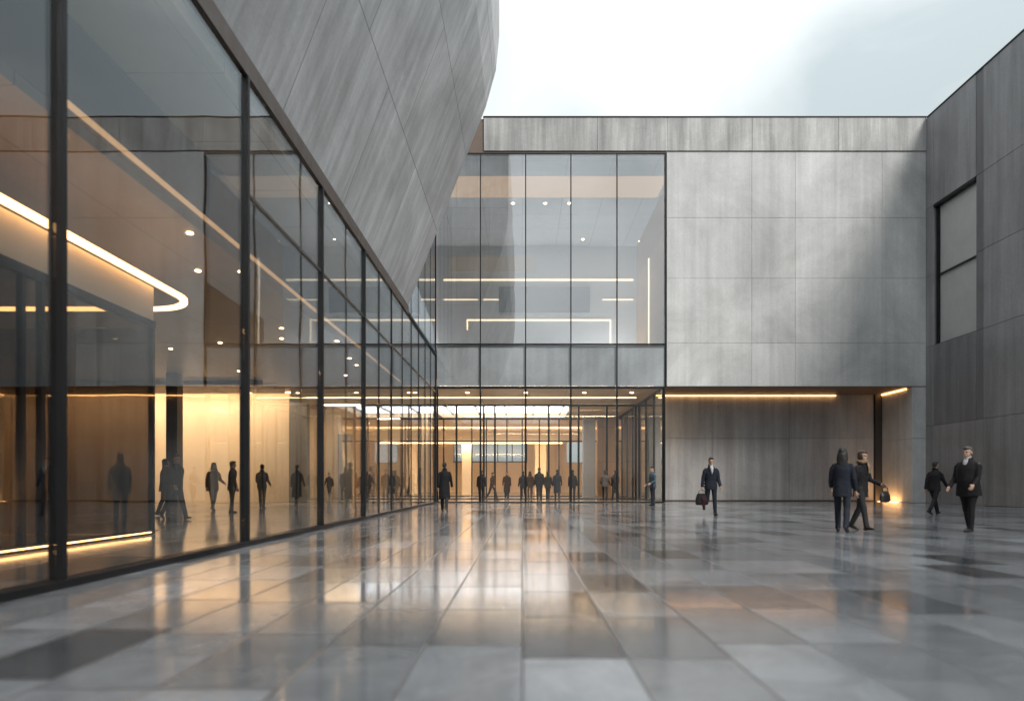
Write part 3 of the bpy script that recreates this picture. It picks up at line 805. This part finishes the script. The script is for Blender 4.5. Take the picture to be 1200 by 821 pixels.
        tube(bm, [t0, t1, t2], [0.014, 0.0115, 0.009], 8, inn)
    fuse(bm, 'body', C['skin'], root, 0.0065, 1)
    for sd in (1, -1):
        bm = bmesh.new(); ell(bm, H(sd * 0.031, -0.083, 0.004), (0.014, 0.009, 0.0075), rot)
        me = bpy.data.meshes.new('eye'); bm.to_mesh(me); bm.free(); me.materials.append(C['eye'])
        link(bpy.data.objects.new('eye', me), root)
    # hair
    bm = bmesh.new()
    ell(bm, H(0, 0.028, 0.045), (0.083, 0.092, 0.09), rot)
    ell(bm, H(0, -0.02, 0.085), (0.07, 0.075, 0.045), rot)
    ell(bm, H(0, 0.055, 0.0), (0.074, 0.06, 0.075), rot)
    if hair == 'long':
        tube(bm, [H(0, 0.05, 0.05), H(0, 0.075, -0.03), H(0, 0.085, -0.12), H(0, 0.085, -0.22), H(0, 0.08, -0.27)],
             [(0.08, 0.05), (0.09, 0.055), (0.1, 0.045), (0.095, 0.035), (0.06, 0.015)], 14)
        for sd in (1, -1):
            tube(bm, [H(sd * 0.06, 0.0, 0.06), H(sd * 0.084, 0.01, -0.02), H(sd * 0.088, 0.02, -0.12), H(sd * 0.075, 0.02, -0.2)], [(0.02, 0.04), (0.018, 0.045), (0.022, 0.04), (0.012, 0.02)], 8)
    elif hair == 'bob':
        ell(bm, H(0, 0.035, -0.03), (0.092, 0.075, 0.085), rot)
        for sd in (1, -1): ell(bm, H(sd * 0.078, -0.01, -0.015), (0.02, 0.045, 0.075), rot)
    elif hair == 'bun':
        ell(bm, H(0, 0.12, 0.06), (0.042, 0.042, 0.042), rot)
    fuse(bm, 'hair', C['hairk'], root, 0.009, 2, 0.006, 25.0)
    if shirt:
        bm = bmesh.new()
        tube(bm, [T(0, -0.055, 1.505), T(0, -0.105, 1.43), T(0, -0.128, 1.33), T(0, -0.137, 1.24)], [(0.055, 0.02), (0.05, 0.016), (0.032, 0.013), (0.006, 0.006)], 10)
        tube(bm, [T(-0.058, -0.02, 1.52), T(0, -0.062, 1.51), T(0.058, -0.02, 1.52)], [0.016, 0.02, 0.016], 8, Vector((0, 0, 1)))
        tube(bm, [T(-0.05, 0.03, 1.535), T(-0.062, -0.02, 1.53), T(0, -0.06, 1.52), T(0.062, -0.02, 1.53), T(0.05, 0.03, 1.535)], [0.014] * 5, 8, Vector((0, 0, 1)))
        fuse(bm, 'shirt', C['white'], root, 0.009, 1)
    if scarf:
        bm = bmesh.new()
        pts = [T(0.085 * math.cos(t), 0.0 + 0.085 * math.sin(t) - 0.005, 1.505 + 0.012 * math.sin(3 * t)) for t in [i * math.pi / 6 for i in range(13)]]
        tube(bm, pts, [0.042] * 13, 10, Vector((0, 0, 1)))
        tube(bm, [T(0.06, -0.09, 1.49), T(0.05, -0.14, 1.38), T(0.05, -0.15, 1.25)], [(0.045, 0.025), (0.05, 0.02), (0.05, 0.015)], 10)
        fuse(bm, 'scarf', C['tan'], root, 0.012, 2, 0.012, 14)
    root['_hands'] = [list(arms[1][2] + arms[1][3] * 0.09), list(arms[-1][2] + arms[-1][3] * 0.09)]
    return root

PROTO = {}
SPEC = dict(
    suit=dict(hipL=10, kneeL=3, hipR=-6, kneeR=62, armL=(6, 9, 22), armR=(-8, 12, 12), shirt=True, head_turn=-8),
    longcoat=dict(hipL=13, kneeL=4, hipR=-12, kneeR=16, armL=(-8, 9, 18), armR=(10, 10, 18), hem=0.46, hair='short', skirt=0.95),
    casual=dict(hipL=9, kneeL=4, hipR=-4, kneeR=4, armL=(4, 10, 60), armR=(-5, 12, 55), hem=0.8, head_turn=10, head_down=8),
    walker=dict(hipL=24, kneeL=4, hipR=-22, kneeR=18, armL=(-20, 8, 15), armR=(20, 8, 25), hem=0.8, lean=4),
    stout=dict(hipL=8, kneeL=4, hipR=-9, kneeR=12, armL=(14, 9, 40), armR=(8, 9, 35), hem=0.74, bulk=1.22, shirt=True),
    woman=dict(hipL=15, kneeL=6, hipR=-13, kneeR=20, armL=(8, 10, 45), armR=(-8, 10, 30), hem=0.7, hair='long', bulk=0.95, scarf=False),
    furry=dict(hipL=-12, kneeL=14, hipR=14, kneeR=4, armL=(12, 12, 55), armR=(-10, 10, 20), hem=0.66, hair='bob', scarf=True),
    stand=dict(hipL=3, kneeL=3, hipR=-3, kneeR=3, armL=(2, 8, 12), armR=(0, 8, 14), hem=0.76),
    parka=dict(hipL=8, kneeL=4, hipR=-8, kneeR=12, armL=(6, 12, 25), armR=(-4, 12, 25), hem=0.66, hair='bob', skirt=1.0, bulk=1.06),
)
for k, v in SPEC.items():
    PROTO[k] = [make_person(**v), False]

def dup(root):
    r = root.copy(); COL.objects.link(r)
    for ch in list(root.children):
        c = ch.copy(); COL.objects.link(c); c.parent = r
    return r
def recolour(root, top=None, legs=None, hair=None, skin=None, scarf=None):
    for ch in root.children:
        st = ch.name.split('.')[0]
        m = {'coat': top, 'jacket': top, 'trousers': legs, 'hair': hair, 'body': skin, 'scarf': scarf}.get(st)
        if m:
            ch.material_slots[0].link = 'OBJECT'; ch.material_slots[0].material = C[m]
GROUPS = {}
def person(kind, pxx, d, face, label, top='black', legs='char', hair='hairk', skin='skin', h=1.0, group=None, scarf=None, z=0.0):
    """face: 0 looks at the camera, 90 to the photo's right, 180 away"""
    base, used = PROTO[kind]
    r = base if not used else dup(base)
    PROTO[kind][1] = True
    r.location = ((pxx - CX) * d / F, d, z)
    r.rotation_euler = (0, 0, R(face))
    r.scale = (h, h, h)
    r['label'] = label
    if group: r['group'] = group
    recolour(r, top, legs, hair, skin, scarf)
    return r
g_p = 'people crossing the courtyard'; g_l = 'people in the lobby behind the left glass'; g_e = 'people in the glazed entrance'
# courtyard
p1 = person('longcoat', 521, 24.3, 180, 'person in a long black coat walking towards the glazed entrance, seen from behind', 'black', 'char', h=1.0, group=g_p)
p2 = person('casual', 765, 30.6, -70, 'person in a slate blue jacket standing at the right corner post of the entrance', 'blue', 'jean', group=g_p)
p3 = person('suit', 833, 21.3, 0, 'person in dark suit and white shirt striding before the concrete recess, bag in hand', 'navy', 'navy', group=g_p, h=1.04)
p4 = person('woman', 987, 14.0, 150, 'person with long dark hair and navy coat, beside one with a tan scarf', 'navy', 'jean', 'hairk', group=g_p)
p5 = person('furry', 1009, 14.5, 35, 'person with brown hair and a thick tan scarf over a black coat', 'black', 'char', 'hairb', group=g_p, h=0.97)
p6 = person('walker', 1095, 21.6, 118, 'person in black walking with a wide stride past the dark panel of the right wing', 'black', 'black', group=g_p)
p7 = person('stout', 1135, 14.0, -62, 'stout person with grey hair, dark suit and white collar, facing left', 'black', 'black', 'hairg', group=g_p)
# lobby
person('walker', 205, 18.8, 60, 'person in a black jacket striding past the dark lobby column', 'black', 'jean', group=g_l, h=1.06)
person('parka', 193, 21.0, 120, 'person half hidden behind a striding person by the smoked glass edge', 'char', 'char', group=g_l)
person('furry', 250, 24.5, 50, 'person in a pale tan coat before the cream lobby wall', 'tan', 'tan', 'hairb', group=g_l, scarf='tan')
person('stand', 272, 23.0, 130, 'person in a grey jacket just left of the thick lobby mullion', 'grey', 'grey', 'hairk', group=g_l)
person('casual', 307, 27.0, 180, 'person in a grey suit just right of the thick lobby mullion, seen from behind', 'grey', 'grey', 'hairk', group=g_l)
person('longcoat', 348, 27.5, 170, 'person in a long black coat before the grey lobby portal', 'black', 'black', group=g_l)
person('walker', 386, 45.0, 0, 'small distant person before the cream wall at the back of the hall', 'brown', 'brown', group=g_l)
person('stand', 141, 17.0, 20, 'dark person seen through the smoked glass room', 'black', 'black', group=g_l)
person('parka', 435, 30.5, 90, 'person in a dark parka alone behind the far lobby glass', 'char', 'char', group=g_l)
person('stand', 452, 36.5, 30, 'left one of two people close together behind the far lobby mullions', 'black', 'char', group=g_l)
person('longcoat', 459, 37.2, -30, 'right one of two people close together behind the far lobby mullions', 'brown', 'char', group=g_l)
person('walker', 482, 31.5, 80, 'person in black striding right beside the last bays of the lobby glass', 'black', 'black', group=g_l)
person('parka', 492, 33.2, 100, 'person in a charcoal coat just behind the striding one by the last lobby bays', 'char', 'char', group=g_l)
# entrance hall
person('stand', 564, 36.0, 180, 'person hidden partly by the left thick entrance mullion', 'black', 'black', group=g_e, h=0.97)
person('walker', 577, 41.0, 50, 'person in brown stepping sideways just right of the left thick entrance mullion', 'brown', 'char', group=g_e, h=0.98)
person('longcoat', 594, 42.0, 0, 'person in a long brown coat walking out between the first two mullions', 'brown', 'char', 'hairb', group=g_e)
person('suit', 613, 38.2, 190, 'person in black at the middle entrance mullion', 'black', 'black', group=g_e, h=0.97)
person('furry', 621, 41.3, 180, 'person in wine red brown beside the middle entrance mullion', 'brown', 'brown', 'hairb', group=g_e, scarf='brown')
person('stand', 632, 37.8, 180, 'tall person in black standing at the centre of the entrance', 'black', 'black', group=g_e, h=1.08)
person('parka', 642, 40.5, 160, 'person in charcoal half behind the tall one at the centre of the entrance', 'char', 'char', group=g_e, h=0.97)
person('longcoat', 653, 38.5, 180, 'person in a navy long coat between the centre and the right mullion', 'navy', 'char', group=g_e, h=1.02)
person('stand', 671, 38.0, 170, 'slim person in black at the right thick entrance mullion', 'black', 'black', group=g_e)
person('casual', 709, 38.5, 170, 'person in a grey jacket near the timber pier of the hall', 'grey', 'black', group=g_e)
person('longcoat', 721, 38.8, 200, 'person in a dark coat at the last entrance mullion', 'black', 'black', group=g_e)

# bags held in hands
def bag(name, label, at, w_, h_, d_, rz, body, lining=None, drape=False):
    t = thing(name, label, 'bag', at, rz)
    bm = bmesh.new()
    tube(bm, [(0, 0, -h_ - 0.12), (0, 0, -h_ * 0.9 - 0.1), (0, 0, -h_ * 0.45 - 0.1), (0, 0, -0.13), (0, 0, -0.1)],
         [(w_ * 0.46, d_ * 0.4), (w_ * 0.52, d_ * 0.55), (w_ * 0.5, d_ * 0.5), (w_ * 0.4, d_ * 0.28), (w_ * 0.3, d_ * 0.1)], 16)
    fuse(bm, 'bag_body', C[body], t, 0.01, 2, 0.008, 12)
    bm = bmesh.new()
    pts = [(w_ * 0.28 * math.cos(a), 0, -0.11 + 0.12 * math.sin(a)) for a in [i * math.pi / 8 for i in range(9)]]
    tube(bm, pts, [0.009] * 9, 8, Vector((0, 1, 0)))
    me = bpy.data.meshes.new('handle'); bm.to_mesh(me); bm.free(); me.materials.append(C['leather'])
    link(bpy.data.objects.new('handle', me), t)
    if lining:
        bm = bmesh.new()
        tube(bm, [(0.02, -d_ * 0.5, -0.2), (0.03, -d_ * 0.62, -h_ * 0.6 - 0.1), (0.0, -d_ * 0.5, -h_ - 0.16)], [(w_ * 0.16, 0.025), (w_ * 0.22, 0.03), (w_ * 0.1, 0.02)], 12)
        fuse(bm, 'coat_lining', C[lining], t, 0.01, 2, 0.01, 14)
    return t
def hand(p, which):
    v = Vector(p['_hands'][which]) * p.scale[0]
    return Matrix.Rotation(p.rotation_euler[2], 3, 'Z') @ v + p.location
bpy.context.view_layer.update()
bag('handbag', 'bulky black bag with wine red lining in the hand of the suited person', hand(p3, 1), 0.42, 0.34, 0.18, 0.2, 'black', 'wine')
bag('handbag', 'small black leather handbag carried by the person with the tan scarf', hand(p5, 0), 0.32, 0.22, 0.12, 0.5, 'leather')
for o in bpy.data.objects:
    if '_hands' in o: del o['_hands']

# ------------------------------------------------------------------ sky and sun
SKY_X = 1.6
SUN_EL, SUN_AZ = 42.0, 28.0        # azimuth: degrees to the right of straight behind the camera
wd = bpy.data.worlds.new('World'); scene.world = wd
wd.use_nodes = True
nt = wd.node_tree; nt.nodes.clear()
out = nt.nodes.new('ShaderNodeOutputWorld'); bg = nt.nodes.new('ShaderNodeBackground')
sky = nt.nodes.new('ShaderNodeTexSky'); sky.sky_type = 'NISHITA'; sky.sun_disc = False
sky.sun_elevation = R(SUN_EL); sky.sun_rotation = R(180.0 - SUN_AZ)
sky.dust_density = 2.0
tc = nt.nodes.new('ShaderNodeTexCoord')
mp = nt.nodes.new('ShaderNodeMapping'); mp.inputs['Scale'].default_value = (1.0, 1.0, 2.2); mp.inputs['Location'].default_value = (SKY_X, 0.0, 0.0)
nt.links.new(tc.outputs['Generated'], mp.inputs[0])
n1 = nt.nodes.new('ShaderNodeTexNoise'); n1.inputs['Scale'].default_value = 1.9; n1.inputs['Detail'].default_value = 6; n1.inputs['Roughness'].default_value = 0.5; n1.inputs['Distortion'].default_value = 0.6
nt.links.new(mp.outputs[0], n1.inputs['Vector'])
rp = nt.nodes.new('ShaderNodeValToRGB')
e = rp.color_ramp.elements
e[0].position = 0.36; e[0].color = (0.51, 0.565, 0.58, 1)
e[1].position = 0.64; e[1].color = (1.0, 1.0, 0.99, 1)
nt.links.new(n1.outputs[0], rp.inputs[0])
mul = nt.nodes.new('ShaderNodeMix'); mul.data_type = 'RGBA'; mul.blend_type = 'MULTIPLY'; mul.inputs[0].default_value = 1.0
sp = nt.nodes.new('ShaderNodeSeparateXYZ'); nt.links.new(tc.outputs['Generated'], sp.inputs[0])
gr = nt.nodes.new('ShaderNodeMapRange'); gr.inputs[1].default_value = 0; gr.inputs[2].default_value = 1; gr.inputs[3].default_value = 4.9; gr.inputs[4].default_value = 12.5
nt.links.new(sp.outputs[2], gr.inputs[0])
tint = nt.nodes.new('ShaderNodeVectorMath'); tint.operation = 'SCALE'; tint.inputs[0].default_value = (0.975, 1.0, 1.01)
nt.links.new(gr.outputs[0], tint.inputs['Scale'])
nt.links.new(tint.outputs[0], mul.inputs[7])
nt.links.new(rp.outputs[0], mul.inputs[6]); pass
mix = nt.nodes.new('ShaderNodeMix'); mix.data_type = 'RGBA'; mix.inputs[0].default_value = 0.95
nt.links.new(sky.outputs[0], mix.inputs[6]); nt.links.new(mul.outputs[2], mix.inputs[7])
nt.links.new(mix.outputs[2], bg.inputs[0]); bg.inputs[1].default_value = 0.08
nt.links.new(bg.outputs[0], out.inputs[0])
sl = bpy.data.lights.new('sun', 'SUN'); sl.energy = 1.5; sl.angle = R(18); sl.color = (1.0, 0.96, 0.9)
so = bpy.data.objects.new('sun', sl); COL.objects.link(so)
so.rotation_euler = (R(90 - SUN_EL), 0, R(SUN_AZ))
so.location = (0, -20, 40)

# ------------------------------------------------------------------ render settings
scene.view_settings.view_transform = 'Standard'
scene.view_settings.look = 'None'
scene.view_settings.exposure = 1.0
scene.view_settings.gamma = 1.0
scene.view_settings.use_curve_mapping = False
cy = scene.cycles
cy.use_denoising = True
cy.max_bounces = 10; cy.diffuse_bounces = 4; cy.glossy_bounces = 5; cy.transmission_bounces = 4
cy.transparent_max_bounces = 32
cy.sample_clamp_indirect = 6.0
cy.caustics_reflective = False; cy.caustics_refractive = False
cy.blur_glossy = 0.3
